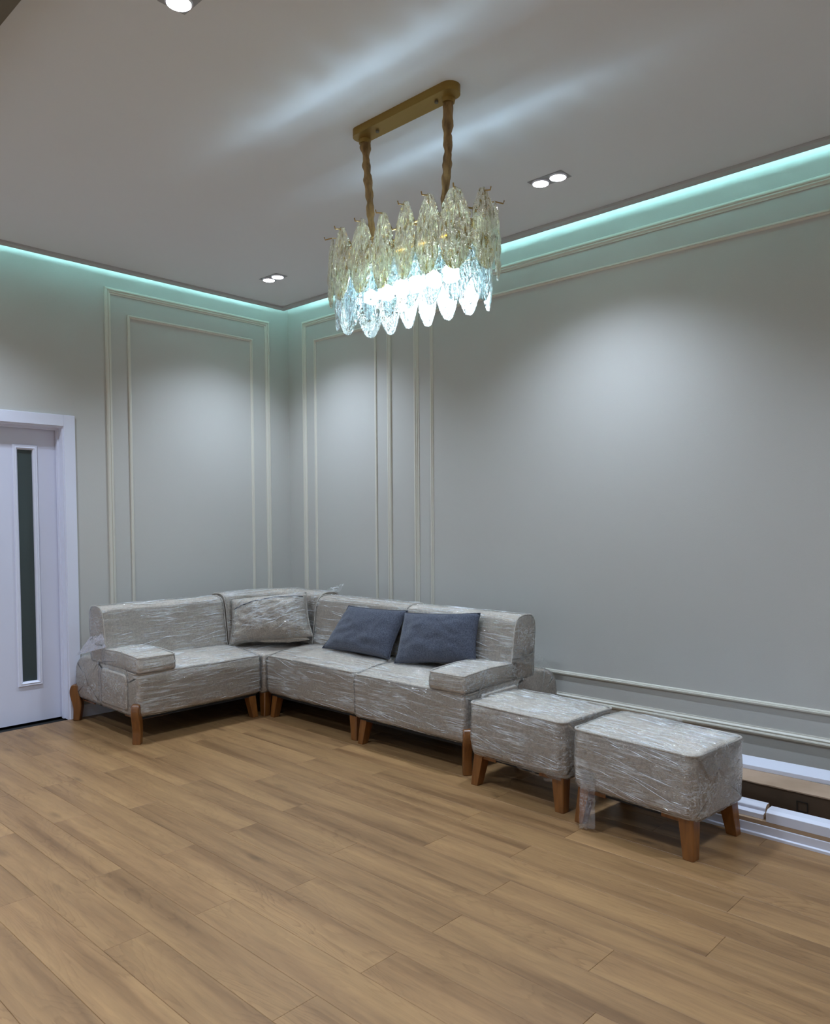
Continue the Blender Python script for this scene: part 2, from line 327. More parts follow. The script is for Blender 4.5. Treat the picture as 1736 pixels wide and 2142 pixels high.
def loft(bm, prof, x0, x1, r=0.02, step=0.2, kseg=4, inflate=0.0, fn=None):
    """prof: closed 2D list (p, z); local y = -p; extruded along x with rounded ends"""
    n = len(prof); nor = []
    area = sum(prof[i].x*prof[(i+1) % n].y-prof[(i+1) % n].x*prof[i].y for i in range(n))
    sg = 1 if area > 0 else -1
    for i in range(n):
        t = (prof[(i+1) % n]-prof[i-1]);
        if t.length < 1e-9: t = Vector((1, 0))
        t.normalize(); nor.append(Vector((t.y, -t.x))*sg)
    x0 -= inflate; x1 += inflate; r = r+inflate*.5
    secs = []
    for k in range(kseg+1):
        a = k/kseg*PI/2; secs.append((x0+r*(1-math.sin(a)), r*(1-math.cos(a))*1.0))
    secs = [(x0+r*(1-math.cos(k/kseg*PI/2)), r*(1-math.sin(k/kseg*PI/2))) for k in range(kseg+1)]
    m = max(1, int(round((x1-x0-2*r)/step)))
    mid = [(x0+r+(x1-x0-2*r)*i/m, 0.0) for i in range(1, m)]
    end = [(x1-(x-x0), ins) for x, ins in secs[::-1]]
    rings = []
    for x, ins in secs+mid+end:
        ring = []
        for i in range(n):
            q = prof[i]+nor[i]*(inflate-ins); co = Vector((x, -q.x, q.y))
            if fn: co = fn(co, Vector((0, -nor[i].x, nor[i].y)))
            ring.append(bm.verts.new(co))
        rings.append(ring)
    for i in range(len(rings)-1):
        for k in range(n): bm.faces.new((rings[i][k], rings[i][(k+1) % n], rings[i+1][(k+1) % n], rings[i+1][k]))
    for ring in (rings[0], rings[-1]):
        c = sum((v.co for v in ring), Vector())/n; cv = bm.verts.new(c)
        for k in range(n): bm.faces.new((ring[k], ring[(k+1) % n], cv))
def wrinkle(seed, amp=0.006, dirv=(1.2, 6, 16)):
    def f(co, nr):
        q = Vector((co.x*dirv[0]+seed, co.y*dirv[1]+co.x*1.5, co.z*dirv[2]+co.x*2.0))
        a = noise.noise(q)*amp + noise.noise(co*9+Vector((seed, 0, 0)))*amp*0.8 + noise.noise(co*30+Vector((0, seed, 0)))*amp*0.35
        return co+nr*(abs(a)+0.0015)
    return f
def crease_glints(bm, prof, x0, x1, n, seed, slope=0.0, ok=None, fn=None, off=.008):
    """thin raised folds of film, coloured white as light streaks, lying along the surface of a lofted body"""
    rg = random.Random(seed); pts = resample(prof, .01); N_ = len(pts)
    area = sum(pts[i].x*pts[(i+1) % N_].y-pts[(i+1) % N_].x*pts[i].y for i in range(N_)); sg = 1 if area > 0 else -1
    good = [i for i in range(N_) if ok is None or ok(pts[i])]
    made = 0
    for _ in range(n*3):
        if made >= n: break
        i0 = rg.choice(good); ln = rg.uniform(.05, .34)*rg.choice((.5, 1, 1)); xs = rg.uniform(x0+.01, x1-.03); xe_ = min(x1-.008, xs+ln)
        sl = slope+rg.gauss(0, .10); path = []
        k = max(4, int((xe_-xs)/.02)); ph = rg.uniform(0, 9)
        for j in range(k+1):
            x = xs+(xe_-xs)*j/k; a = i0+(x-xs)*sl/.01*sg+.35*noise.noise(Vector((x*12, ph, seed)))
            i = int(math.floor(a)); f = a-i; p = pts[i % N_]*(1-f)+pts[(i+1) % N_]*f
            t = pts[(i+2) % N_]-pts[(i-2) % N_]
            if t.length < 1e-6: t = Vector((1, 0))
            t.normalize(); nr = Vector((t.y, -t.x))*sg; q = p+nr*off
            co = Vector((x, -q.x, q.y))
            if fn: co = fn(co, Vector((0, -nr.x, nr.y)))
            path.append(co)
        rad = rg.uniform(.0006, .0015); tube(bm, path, rad, 4, lambda t, a, rad=rad: rad*(.25+math.sin(PI*t)*.9)); made += 1
def sheet(bm, A, B, Cc, D, n=14, m=14, amp=0.012, seed=0, ragged=0.0):
    """wrinkled loose film between corners A-B (top) and D-C (bottom)"""
    A, B, Cc, D = map(Vector, (A, B, Cc, D)); nr = (B-A).cross(D-A).normalized(); g = []
    for i in range(n+1):
        row = []
        for j in range(m+1):
            u, v = i/n, j/m
            if ragged and j == m: v += ragged*noise.noise(Vector((i*.9, seed, 3)))
            p = (A*(1-u)+B*u)*(1-v)+(D*(1-u)+Cc*u)*v
            e = math.sin(PI*u)*0.7+0.3
            p = p+nr*(noise.noise(Vector((u*7, v*2.2+seed, seed)))*amp*2*e+noise.noise(Vector((u*16, v*9, seed+5)))*amp*.8)
            row.append(bm.verts.new(p))
        g.append(row)
    for i in range(n):
        for j in range(m): bm.faces.new((g[i][j], g[i+1][j], g[i+1][j+1], g[i][j+1]))
def frame_sweep(bm, prof, axis, a0, a1, z0, z1):
    """mitred rectangular molding; prof [(inward, proud)], axis 'x' on y=0 wall, 'y' on x=0 wall"""
    rings = []
    for (a, z, sa, sz) in ((a0, z0, 1, 1), (a1, z0, -1, 1), (a1, z1, -1, -1), (a0, z1, 1, -1)):
        ring = []
        for w_, h_ in prof:
            aa = a+sa*w_; zz = z+sz*w_
            ring.append(bm.verts.new((aa, -h_, zz) if axis == 'x' else (-h_, aa, zz)))
        rings.append(ring)
    n = len(prof)
    for i in range(4):
        r0, r1 = rings[i], rings[(i+1) % 4]
        for k in range(n-1): bm.faces.new((r0[k], r0[k+1], r1[k+1], r1[k]))

# ------------------------------------------------------------------ room shell
RX0, RY0 = -6.2, -7.4
bm = bmesh.new(); box(bm, RX0, 0.2, RY0, 0.2, -0.2, -0.0125)
floor = struct('floor', bm, M['dark'])
PW, PL = 0.1632, 1.24
phase = {0: -4.42, 1: -3.70, 2: -3.24, 3: -3.64, 4: -3.30, 5: -3.765, 6: -3.065, 7: -3.794, 8: -3.186, 9: -3.79, 10: -3.092, 11: -3.777, 12: -3.075, 13: -3.75, -1: -3.95, -2: -4.36}
pm_cache = {}
def plank_mesh(wd, ln):
    key = (round(wd, 3), round(ln, 3))
    if key in pm_cache: return pm_cache[key]
    bm = bmesh.new(); c = 0.0011; g = 0.0004
    a, b = wd/2-g, ln/2-g
    lo = [bm.verts.new((x, y, -0.012)) for x, y in ((-a, -b), (a, -b), (a, b), (-a, b))]
    md = [bm.verts.new((x, y, -c)) for x, y in ((-a, -b), (a, -b), (a, b), (-a, b))]
    tp = [bm.verts.new((x, y, 0)) for x, y in ((-a+c, -b+c), (a-c, -b+c), (a-c, b-c), (-a+c, b-c))]
    for i in range(4):
        j = (i+1) % 4; bm.faces.new((lo[i], lo[j], md[j], md[i])); bm.faces.new((md[i], md[j], tp[j], tp[i]))
    bm.faces.new(tp)
    me = bpy.data.meshes.new('plank'); bm.to_mesh(me); bm.free(); me.materials.append(M['plank']); pm_cache[key] = me
    return me
rng = random.Random(3)
k = -6
xs_hi = -1.035+PW*6
for k in range(-7, 32):
    xh = -1.035-PW*k; xl = xh-PW
    xh = min(xh, 0.0)
    if xh-xl < 0.02: continue
    if xl < RX0: xl = RX0
    if xh <= RX0+0.02: break
    ph = phase.get(k, -rng.uniform(0, PL))
    ys = [0.0]; y = ph
    while y < 0: y += PL
    y -= PL
    while y > RY0:
        if ys[-1]-y > 0.05: ys.append(y)
        y -= PL
    ys.append(RY0)
    for a, b in zip(ys[:-1], ys[1:]):
        if a-b < 0.02: continue
        o = bpy.data.objects.new('plank', plank_mesh(xh-xl, a-b)); C.objects.link(o); o.parent = floor
        o.location = ((xh+xl)/2, (a+b)/2, 0)

# back wall with the door opening, right wall, unseen walls
DX0, DX1, DZ = -2.80, -1.975, 2.075
bm = bmesh.new()
box(bm, DX1, 0.0, 0.0, 0.14, 0, 3.36); box(bm, DX0, DX1, 0.0, 0.14, DZ, 3.36); box(bm, RX0, DX0, 0.0, 0.14, 0, 3.36)
wall_back = struct('wall_back', bm, M['wall'])
bm = bmesh.new(); box(bm, 0.0, 0.14, RY0, 0.14, 0, 3.36); wall_right = struct('wall_right', bm, M['wall'])
bm = bmesh.new(); box(bm, RX0-0.14, RX0, RY0, 0.14, 0, 3.36); struct('wall_left', bm, M['cove'])
bm = bmesh.new(); box(bm, RX0-0.14, 0.14, RY0-0.14, RY0, 0, 3.36); struct('wall_front', bm, M['cove'])
PO = [(0, 0), (0, .011), (.004, .015), (.012, .018), (.018, .0165), (.020, .011), (.024, .010), (.026, .013), (.030, .0135), (.034, .010), (.038, .006), (.045, .005), (.045, 0)]
PI_ = [(0, 0), (0, .009), (.003, .012), (.009, .013), (.012, .0125), (.0135, .008), (.017, .0085), (.022, .006), (.024, .003), (.024, 0)]
def molding(parent, prof, axis, a0, a1, z0, z1):
    bm = bmesh.new(); frame_sweep(bm, prof, axis, a0, a1, z0, z1); return obj('panel_molding', bm, M['molding'], parent)
molding(wall_back, PO, 'x', -1.662, -0.210, 0.24, 3.1075); molding(wall_back, PI_, 'x', -1.4905, -0.3824, 0.402, 2.9345)
molding(wall_right, PO, 'y', -1.2816, -0.204, 0.24, 3.1075); molding(wall_right, PI_, 'y', -1.119, -0.358, 0.402, 2.9345)
molding(wall_right, PO, 'y', -6.9, -1.526, 0.24, 3.1075); molding(wall_right, PI_, 'y', -6.73, -1.69, 0.402, 2.9345)
bm = bmesh.new(); box(bm, -1.90, 0.0, -0.012, 0.0, 0, 0.09, 0.003)
struct('baseboard_back', bm, M['white'])
# ceiling plate with a light slot along both walls
CG = 0.18
bm = bmesh.new(); box(bm, RX0, -CG, RY0, -CG, CEIL, CEIL+0.05); ceiling = struct('ceiling', bm, M['ceiling'])
bm = bmesh.new(); box(bm, RX0-.14, 0.14, RY0-.14, 0.14, 3.36, 3.42); struct('trim_3', bm, M['cavity'])
bm = bmesh.new(); box(bm, RX0, -CG, -CG-0.06, -CG, CEIL-0.016, CEIL, 0.002); box(bm, -CG-0.06, -CG, RY0, -CG-0.06, CEIL-0.016, CEIL, 0.002)
struct('trim_1', bm, M['lip'])
bm = bmesh.new(); box(bm, RX0+.3, -CG-0.03, -CG-0.042, -CG-0.028, CEIL+0.05, CEIL+0.058); a = struct('trim_2', bm, M['led'])
bm = bmesh.new(); box(bm, -CG-0.042, -CG-0.028, RY0+.3, -CG-0.045, CEIL+0.05, CEIL+0.058); obj('led_strip', bm, M['led'], a)
a['label'] = 'cyan light strip hidden in the ceiling slot'
# dark beam at the near left of the ceiling
bm = bmesh.new(); box(bm, -3.62, -3.285, RY0, -1.6, 3.05, CEIL, 0.003); struct('trim_4', bm, M['beam'])

# ------------------------------------------------------------------ door
bm = bmesh.new()
box(bm, DX0-0.075, DX0+0.003, -0.018, 0.0, 0, 2.151, .003); box(bm, -1.978, -1.90, -0.018, 0.0, 0, 2.151, .003); box(bm, DX0+.003, -1.978, -0.018, 0.0, 2.072, 2.151, .003)
casing = struct('trim_5', bm, M['casing'])
bm = bmesh.new()
box(bm, DX1-.012, DX1, -0.005, 0.13, 0, DZ); box(bm, DX0, DX0+.012, -0.005, 0.13, 0, DZ); box(bm, DX0+.012, DX1-.012, -0.005, 0.13, DZ-.012, DZ)
obj('door_jamb', bm, M['casing'], casing)
bm = bmesh.new(); box(bm, DX1-.022, DX1-.012, 0.055, 0.085, 0, DZ-.012); box(bm, DX0+.012, DX1-.022, 0.055, 0.085, DZ-.026, DZ-.012)
obj('door_stop', bm, M['casing'], casing)
door = empty('door_1', (-2.387, 0.1, 0), kind='structure')
bm = bmesh.new()
gx0, gx1, gz0, gz1 = -2.253+2.387, -2.150+2.387, 0.295, 1.905
sx0, sx1, sy0, sy1, sz0, sz1 = -.398, .398, -.004, .036, .008, 2.052
box(bm, sx0, gx0, sy0, sy1, sz0, sz1); box(bm, gx1, sx1, sy0, sy1, sz0, sz1)
box(bm, gx0, gx1, sy0, sy1, sz0, gz0); box(bm, gx0, gx1, sy0, sy1, gz1, sz1)
obj('door_slab', bm, M['door'], door)
bm = bmesh.new(); box(bm, gx0, gx1, .010, .018, gz0, gz1); obj('door_pane', bm, M['frost'], door)
bm = bmesh.new()
frame_sweep(bm, [(0, 0), (0, .006), (.006, .012), (.014, .010), (.020, .014), (.030, .004), (.032, -.012)], 'x', gx0-.03, gx1+.03, gz0-.03, gz1+.03)
for v in bm.verts: v.co.y -= .004
obj('pane_molding', bm, M['casing'], door)
bm = bmesh.new(); box(bm, -.405, .43, .045, .05, 0, 2.2); obj('door_back', bm, M['dark'], door)

# ------------------------------------------------------------------ downlights
def downlight(x, yc, label, watt=DOWN_W):
    t = empty('downlight', (x, yc, CEIL), 0, label, 'ceiling light', 'twin recessed downlights')
    bm = bmesh.new()
    box(bm, -.052, .052, -.104, .104, -.003, 0.0, .001); obj('mounting_plate', bm, M['steel'], t)
    for s in (-1, 1):
        bm = bmesh.new(); n = 32; R1, R2 = .0475, .042
        for i in range(n):
            a, b = 2*PI*i/n, 2*PI*(i+1)/n
            q = [(R1*math.cos(a), R1*math.sin(a)), (R1*math.cos(b), R1*math.sin(b)), (R2*math.cos(b), R2*math.sin(b)), (R2*math.cos(a), R2*math.sin(a))]
            vs = [bm.verts.new((p[0], s*.0535+p[1], -.003-(.008 if j > 1 else .004))) for j, p in enumerate(q)]
            v2 = [bm.verts.new((p[0], s*.0535+p[1], -.002)) for p in q[:2]]
            bm.faces.new(vs); bm.faces.new((vs[0], vs[1], v2[1], v2[0]))
        rg = obj('lamp_ring', bm, M['casing'], t)
        bm = bmesh.new(); cyl(bm, 0, s*.0535, -.011, -.0035, .041); obj('lens', bm, M['lens'], rg)
        ld = bpy.data.lights.new('downlight_beam', 'SPOT'); ld.energy = watt; ld.color = DOWN_COL
        ld.spot_size = math.radians(124); ld.spot_blend = 1.0; ld.shadow_soft_size = .03
        lo = bpy.data.objects.new('downlight_beam', ld); C.objects.link(lo); lo.parent = t; lo.location = (0, s*.0535, -.045)
    return t
downlight(-.765, -.825, 'small twin downlight in the ceiling near the room corner')
downlight(-.757, -3.22, 'larger twin downlight right of the chandelier')
downlight(-2.83, -3.149, 'downlight cut off by the top edge of the photo')
downlight(-2.83, -.825, 'twin downlight in the ceiling above the door')
downlight(-.76, -5.6, 'twin downlight by the right wall, beyond the right edge of the photo')
downlight(-2.83, -5.6, 'twin downlight in the ceiling above the viewer', DOWN_W*.8)
for y, q in ((-.825, 'nearest the back wall'), (-3.149, 'in the middle of its row'), (-5.6, 'behind the viewer')):
    downlight(-4.95, y, 'added unseen twin fill downlight beyond the dark ceiling beam, '+q, DOWN_W*2)  # row added out of view as fill for sofa fronts and ambient

# ------------------------------------------------------------------ chandelier
CX, CY = -1.775, -3.17
ch = empty('chandelier', (CX, CY, 0), 0, 'gold and glass leaf chandelier hanging from a long brass ceiling bar', 'chandelier')
bm = bmesh.new()
pr = []
cyc, hl, hr = -3.155-CY, .262, .045
for i in range(17):
    a = PI*i/16; pr.append((hr*math.cos(a), cyc+hl+hr*math.sin(a)))
for i in range(17):
    a = PI+PI*i/16; pr.append((hr*math.cos(a), cyc-hl+hr*math.sin(a)))
lo = [bm.verts.new((x-.012, y, CEIL-.034)) for x, y in pr]; hi = [bm.verts.new((x-.012, y, CEIL)) for x, y in pr]
bm.faces.new(lo[::-1]); bm.faces.new(hi)
for i in range(len(pr)): bm.faces.new((lo[i], lo[(i+1) % len(pr)], hi[(i+1) % len(pr)], hi[i]))
can = obj('ceiling_bar', bm, M['brass'], ch)
for yy in (.165, -.19):
    bm = bmesh.new(); cyl(bm, -.012, cyc+yy, CEIL-.042, CEIL-.034, .008, 12); obj('screw', bm, M['beam'], can)
def cordf(seed):
    def f(t, a):
        b = .0175+.006*noise.noise(Vector((t*9, seed, 0)))+.0045*math.sin(t*46+2*a+seed*3)*(.4+.6*abs(noise.noise(Vector((t*5, seed+4, 1)))))+.004*noise.noise(Vector((t*22, a, seed)))
        return b*(1.1-.25*t)
    return f
for sd, (ya, yb) in enumerate(((-2.883, -2.945), (-3.392, -3.375))):
    bm = bmesh.new(); pts = []
    for i in range(91):
        t = i/90; wob = .008*math.sin(t*9+sd)*math.sin(PI*t)
        pts.append(Vector((.012*(1-t)+wob*.6, (ya+(yb-ya)*t)-CY+wob, CEIL-.03-(CEIL-.03-2.60)*t)))
    tube(bm, pts, .02, 14, cordf(sd*2.3)); obj('hanging_cord', bm, M['cord'], ch, True)
    bm = bmesh.new(); cyl(bm, 0.010, ya-CY, CEIL-.05, CEIL-.033, .026, 20, .03); obj('cord_cap', bm, M['brass'], ch)
def capsule(r, hl, n, off=0.0):
    Pm = 4*hl+2*PI*r; out = []
    for i in range(n):
        s = (i+off)/n*Pm
        if s < 2*hl: out.append((-r, hl-s, -1, 0)); continue
        s -= 2*hl
        if s < PI*r:
            a = PI+s/r; out.append((r*math.cos(a), -hl+r*math.sin(a), math.cos(a), math.sin(a))); continue
        s -= PI*r
        if s < 2*hl: out.append((r, -hl+s, 1, 0)); continue
        s -= 2*hl; a = s/r; out.append((r*math.cos(a), hl+r*math.sin(a), math.cos(a), math.sin(a)))
    return out
def leaf_mesh(seed, Lh, Wd):
    """leaf hangs down from z=0 to -Lh; outward is +x local; double skinned, ribbed"""
    bm = bmesh.new(); nu, nv = 18, 40; th = .004
    skins = []
    for side in (1, -1):
        g = []
        for j in range(nv+1):
            v = j/nv
            wd = Wd/2*max(0.0, math.sin(PI*min(1, max(0, v*.93+.04)))**.62)
            wd *= .80+.25*v-.05*v*v; wd = max(wd, .004) if j not in (0, nv) else .004
            wd += .009*noise.noise(Vector((v*14, seed, 0)))*math.sin(PI*v)
            row = []
            for i in range(nu+1):
                u = i/nu*2-1
                curve = -.022*u*u*(wd/(Wd/2)) - .012*(2*v-1)**2
                rib = .0065*noise.noise(Vector((u*6, v*8, seed)))+.0035*noise.noise(Vector((u*13, v*22, seed+3)))+.0022*math.sin(u*17+2*noise.noise(Vector((u, v*5, seed))))
                e = (1-u*u)*min(1, (1-abs(2*v-1))*6)
                row.append(bm.verts.new((curve+side*th*.5*e+(rib*e if side > 0 else -rib*.6*e), u*wd, -v*Lh)))
            g.append(row)
        skins.append(g)
        for j in range(nv):
            for i in range(nu): bm.faces.new((g[j][i], g[j][i+1], g[j+1][i+1], g[j+1][i]))
    bmesh.ops.remove_doubles(bm, verts=bm.verts[:], dist=.0002)
    bmesh.ops.recalc_face_normals(bm, faces=bm.faces[:])
    me = bpy.data.meshes.new('glass_leaf'); bm.to_mesh(me); bm.free(); me.materials.append(M['leaf' if Wd > .14 else 'leaf_low'])
    for f in me.polygons: f.use_smooth = True
    return me
up_m = [leaf_mesh(s, .325, .150) for s in (1.3, 4.1, 7.7)]; lo_m = [leaf_mesh(s, .30, .138) for s in (11.3, 14.1, 17.7)]
frame_bm = bmesh.new()
for rr, zz in ((.085, 2.655), (.075, 2.50)):
    pts = [Vector((a, b, zz)) for a, b, _, _ in capsule(rr, .30, 64)]; pts.append(pts[0]); tube(frame_bm, pts, .004, 8)
box(frame_bm, -.055, .055, -.40, .40, 2.585, 2.605)
for yy in (-.30, -.1, .1, .30):
    tube(frame_bm, [(-.085, yy, 2.655), (.085, yy, 2.655)], .005, 6); tube(frame_bm, [(-.075, yy, 2.50), (.075, yy, 2.50)], .004, 6)
for yy in (-.30, .30): tube(frame_bm, [(0, yy, 2.50), (0, yy, 2.66)], .006, 8)
obj('brass_frame', frame_bm, M['brasswire'], ch, True)
for ti, (r, hl, n, off, zt, ms) in enumerate(((.150, .29, 16, .05, 2.722, up_m), (.120, .29, 16, .40, 2.582, lo_m))):
    for i, (x, y, nx, ny) in enumerate(capsule(r, hl, n, off)):
        o = bpy.data.objects.new('glass_leaf', ms[i % 3]); C.objects.link(o); o.parent = ch
        o.location = (x+nx*.006, y+ny*.006, zt+.006*math.sin(i*2.4)); o.rotation_euler = (0, -.04, math.atan2(ny, nx)+.08*math.sin(i*1.7))
        bm = bmesh.new(); zh = zt-.016
        ix, iy = x-nx*(r-.08), y-ny*(r-.08)
        tube(bm, [(ix, iy, zt-.065), (x-nx*.025, y-ny*.025, zh+.004), (x-nx*.006, y-ny*.006, zh+.006), (x+nx*.028, y+ny*.028, zh-.002), (x+nx*.032, y+ny*.032, zh+.010)], .0028, 6)
        obj('leaf_hook', bm, M['brasswire'], ch, True)
for i in range(6):
    yy = -2.93-i*.096-CY
    bm = bmesh.new(); bmesh.ops.create_icosphere(bm, subdivisions=2, radius=.037)
    for v in bm.verts: v.co = v.co*(1+.35*noise.noise(v.co*60+Vector((i, 0, 0)))); v.co += Vector((0, yy, 2.43))
    obj('bulb', bm, M['bulb'], ch)
    bm = bmesh.new(); cyl(bm, 0, yy, 2.46, 2.50, .010, 12); obj('lamp_holder', bm, M['brass'], ch)

# ------------------------------------------------------------------ sofa parts
SEATP = roundpoly([(.40, .185, .02), (.40, .47, .01), (.62, .475, .1), (.80, .462, .08), (.952, .437, .012), (.960, .40, .03), (.955, .19, .03), (.92, .165, .02), (.45, .165, .02)], 4)
BOLSP = roundpoly([(.43, .18, .02), (.43, .47, .03), (.26, .488, .05), (.12, .462, .08), (.045, .40, .07), (.036, .29, .05), (.05, .20, .04), (.10, .165, .03), (.40, .165, .01)], 4)
BACKP = roundpoly([(.535, .455, .02), (.515, .60, .2), (.495, .74, .1), (.472, .812, .05), (.41, .832, .04), (.315, .826, .03), (.285, .78, .03), (.300, .50, .01), (.31, .455, .01)], 5)
PADP = roundpoly([(.47, .455, .012), (.47, .555, .02), (.72, .565, .2), (.95, .548, .022), (.968, .50, .03), (.965, .447, .02), (.90, .452, .01)], 4)
ARMP = roundpoly([(.475, .20, .02), (.475, .43, .04), (.83, .425, .04), (.83, .20, .02)], 4)
FILM = 0.004
def ptop(prof, p):
    best = None
    n = len(prof)
    for i in range(n):
        a, b = prof[i], prof[(i+1) % n]
        if (a.x-p)*(b.x-p) <= 0 and abs(a.x-b.x) > 1e-9:
            z = a.y+(b.y-a.y)*(p-a.x)/(b.x-a.x); best = z if best is None else max(best, z)
    return best
def part_loft(name, prof, x0, x1, r, m, parent, step=.1, fn=None):
    bm = bmesh.new(); loft(bm, resample(prof, .05), x0, x1, r, step, 4, 0.0, fn); return obj(name, bm, m, parent, True)
def sleg_bm():
    """curved show-wood leg; outward is +x local, thickness along y"""
    pts = [(-.024, 0, 0), (.022, 0, .004), (.020, .05, .05), (.018, .085, .05), (.030, .135, .05), (.044, .180, .05), (.044, .222, .04), (.028, .254, .02), (.0, .258, .01), (-.025, .245, .01), (-.03, .17, .02), (-.042, .115, .05), (-.034, .06, .05)]
    pr = roundpoly(pts, 5); bm = bmesh.new()
    T = .026
    secs = [(-T, .006), (-T+.003, .0015), (-T+.008, 0), (T-.008, 0), (T-.003, .0015), (T, .006)]
    n = len(pr); area = sum(pr[i].x*pr[(i+1) % n].y-pr[(i+1) % n].x*pr[i].y for i in range(n)); sg = 1 if area > 0 else -1
    rings = []
    for y, ins in secs:
        ring = []
        for i in range(n):
            t = (pr[(i+1) % n]-pr[i-1]).normalized(); nr = Vector((t.y, -t.x))*sg; q = pr[i]-nr*ins
            ring.append(bm.verts.new((q.x, y, max(0, q.y))))
        rings.append(ring)
    for i in range(len(rings)-1):
        for k in range(n): bm.faces.new((rings[i][k], rings[i][(k+1) % n], rings[i+1][(k+1) % n], rings[i+1][k]))
    bm.faces.new(rings[0][::-1]); bm.faces.new(rings[-1])
    return bm
def taper_leg(parent, x, y, sx, sy, h=.168, T=.066, B=.048):
    """outer corner at (x, y), body side towards (-sx, -sy)"""
    bm = bmesh.new(); o = .008
    def q(w, z, d): return [bm.verts.new((x+sx*d-sx*a*w, y+sy*d-sy*b*w, z)) for a, b in ((0, .12), (.12, 0), (1, 0), (1, 1), (0, 1))]
    lo_, hi_ = q(B, 0, o), q(T, h, -.004)
    bm.faces.new(lo_[::-1]); bm.faces.new(hi_)
    for i in range(5): bm.faces.new((lo_[i], lo_[(i+1) % 5], hi_[(i+1) % 5], hi_[i]))
    bmesh.ops.bevel(bm, geom=bm.edges[:], offset=.0025, segments=2, profile=.5, affect='EDGES')
    return obj('leg', bm, M['wood'], parent)
def add_piping(parent, paths, r=.0055):
    for p in paths:
        bm = bmesh.new(); tube(bm, p, r, 8); obj('piping', bm, M['piping'], parent, True)
def seat_piping(x0, x1, pf=.952, zf=.44, ps=.50):
    path = []
    n = 7
    for i in range(n): p = ps+(pf-.04-ps)*i/(n-1); path.append((x0+.003, -p, (ptop(SEATP, p) or .46)-.012 if i < n-1 else zf))
    path.append((x0+.010, -(pf-.010), zf)); path.append((x0+.035, -pf-.002, zf))
    for i in range(1, 8): path.append((x0+(x1-x0)*i/8, -pf-.002, zf+.002*math.sin(i)))
    b = [(x1-(px-x0), py, pz) for px, py, pz in path[:9]]
    return path+b[::-1]
def crown(x0, x1):
    def f(co, nr):
        if nr.z > .3: co = co+Vector((0, 0, .010*math.sin(PI*max(0, min(1, (co.x-x0)/(x1-x0))))+.004*noise.noise(co*7)))
        return co
    return f
def module(loc, rz, label, W_, arm=0, seed=0, film='film', side_flip=False):
    """local: x from 0 to W_, back at y=0, front at y=-.96; arm = -1 (at x=0) / +1 (at x=W_) / 0"""
    t = empty('sofa_section', loc, rz, label, 'sofa', None)
    x0, x1 = 0.0, W_
    part_loft('seat', SEATP, x0, x1, .028, M['boucle'], t, .08, crown(x0, x1))
    part_loft('rear_bolster', BOLSP, x0, x1, .035, M['boucle'], t, .2)
    bk = part_loft('backrest', BACKP, x0+.002, x1-.002, .014, M['boucle'], t, .15)
    prf = BACKP
    front = [q for q in prf if (q.x > .40 or q.y > .80)]
    seqs = []
    for xe in (x0+.004, x1-.004): seqs.append([(xe, -q.x-.002 if q.x > .42 else -q.x, q.y+.002) for q in front])
    add_piping(bk, seqs, .005)
    add_piping(t, [seat_piping(x0, x1)])
    fb = bmesh.new()
    loft(fb, resample(SEATP, .022), x0, x1, .028, .022, 3, FILM, lambda c, n: wrinkle(seed)(crown(x0, x1)(c, n), n))
    loft(fb, resample(BOLSP, .03), x0, x1, .035, .03, 3, FILM, wrinkle(seed+3))
    loft(fb, resample(BACKP, .022), x0, x1, .014, .022, 3, FILM, wrinkle(seed+7))
    if arm:
        a0, a1 = (x0-.002, x0+.262) if arm < 0 else (x1-.262, x1+.002)
        pad = part_loft('arm_pad', PADP, a0, a1, .02, M['boucle'], t, .1)
        edge = []
        top = [(.49, .555), (.72, .5625), (.93, .551)]
        for p, z in top: edge.append((a0+.003, -p, z))
        edge.append((a0+.006, -.957, .545)); edge.append((a0+.03, -.967, .545)); edge.append((a1-.03, -.967, .545)); edge.append((a1-.006, -.957, .545))
        for p, z in top[::-1]: edge.append((a1-.003, -p, z))
        add_piping(pad, [edge], .0045)
        xa0, xa1 = (x0-.014, x0+.03) if arm < 0 else (x1-.03, x1+.014)
        part_loft('arm_block', ARMP, xa0, xa1, .012, M['boucle'], t, .1)
        loft(fb, resample(ARMP, .03), xa0, xa1, .012, .03, 3, FILM, wrinkle(seed+15))
        loft(fb, resample(PADP, .02), a0, a1, .02, .02, 3, FILM, wrinkle(seed+11))
        s = -1 if arm < 0 else 1; xe = x0 if arm < 0 else x1
        # loose film bridging the backrest side, the pad and the bolster
        lb = bmesh.new()
        sheet(lb, (xe+s*.006, -.505, .66), (xe+s*.004, -.31, .62), (xe+s*.022, -.12, .47), (xe+s*.012, -.56, .575), 12, 12, .008, seed)
        tube(lb, [(xe+s*.006, -.31, .60), (xe+s*.012, -.42, .575), (xe+s*.008, -.53, .585)], .003, 5)
        tube(lb, [(xe+s*.012, -.20, .50), (xe+s*.026, -.24, .40), (xe+s*.022, -.30, .28)], .003, 5)
        tube(lb, [(xe+s*.004, -.76, .572), (xe+s*.010, -.80, .50), (xe+s*.018, -.88, .42)], .0025, 5)
        obj('loose_film', lb, M['film_loose'], t, True)
        for yy, sy in ((-.935, -1), (-.055, 1)):
            a = math.atan2(sy, s); bm = sleg_bm()
            bm.transform(Matrix.Translation((xe-s*.004, yy, 0)) @ Matrix.Rotation(a, 4, 'Z'))
            obj('curved_leg', bm, M['wood'], t)
            bm = bmesh.new(); xa, xb = sorted((xe-s*.03, xe-s*.24)); ya, yb = sorted((yy-sy*.03, yy-sy*.062))
            box(bm, xa, xb, ya, yb, .140, .166, .004); xa, xb = sorted((xe-s*.03, xe-s*.062)); ya, yb = sorted((yy-sy*.062, yy-sy*.22)); box(bm, xa, xb, ya, yb, .140, .166, .004)
            obj('leg_bracket', bm, M['wood'], t)
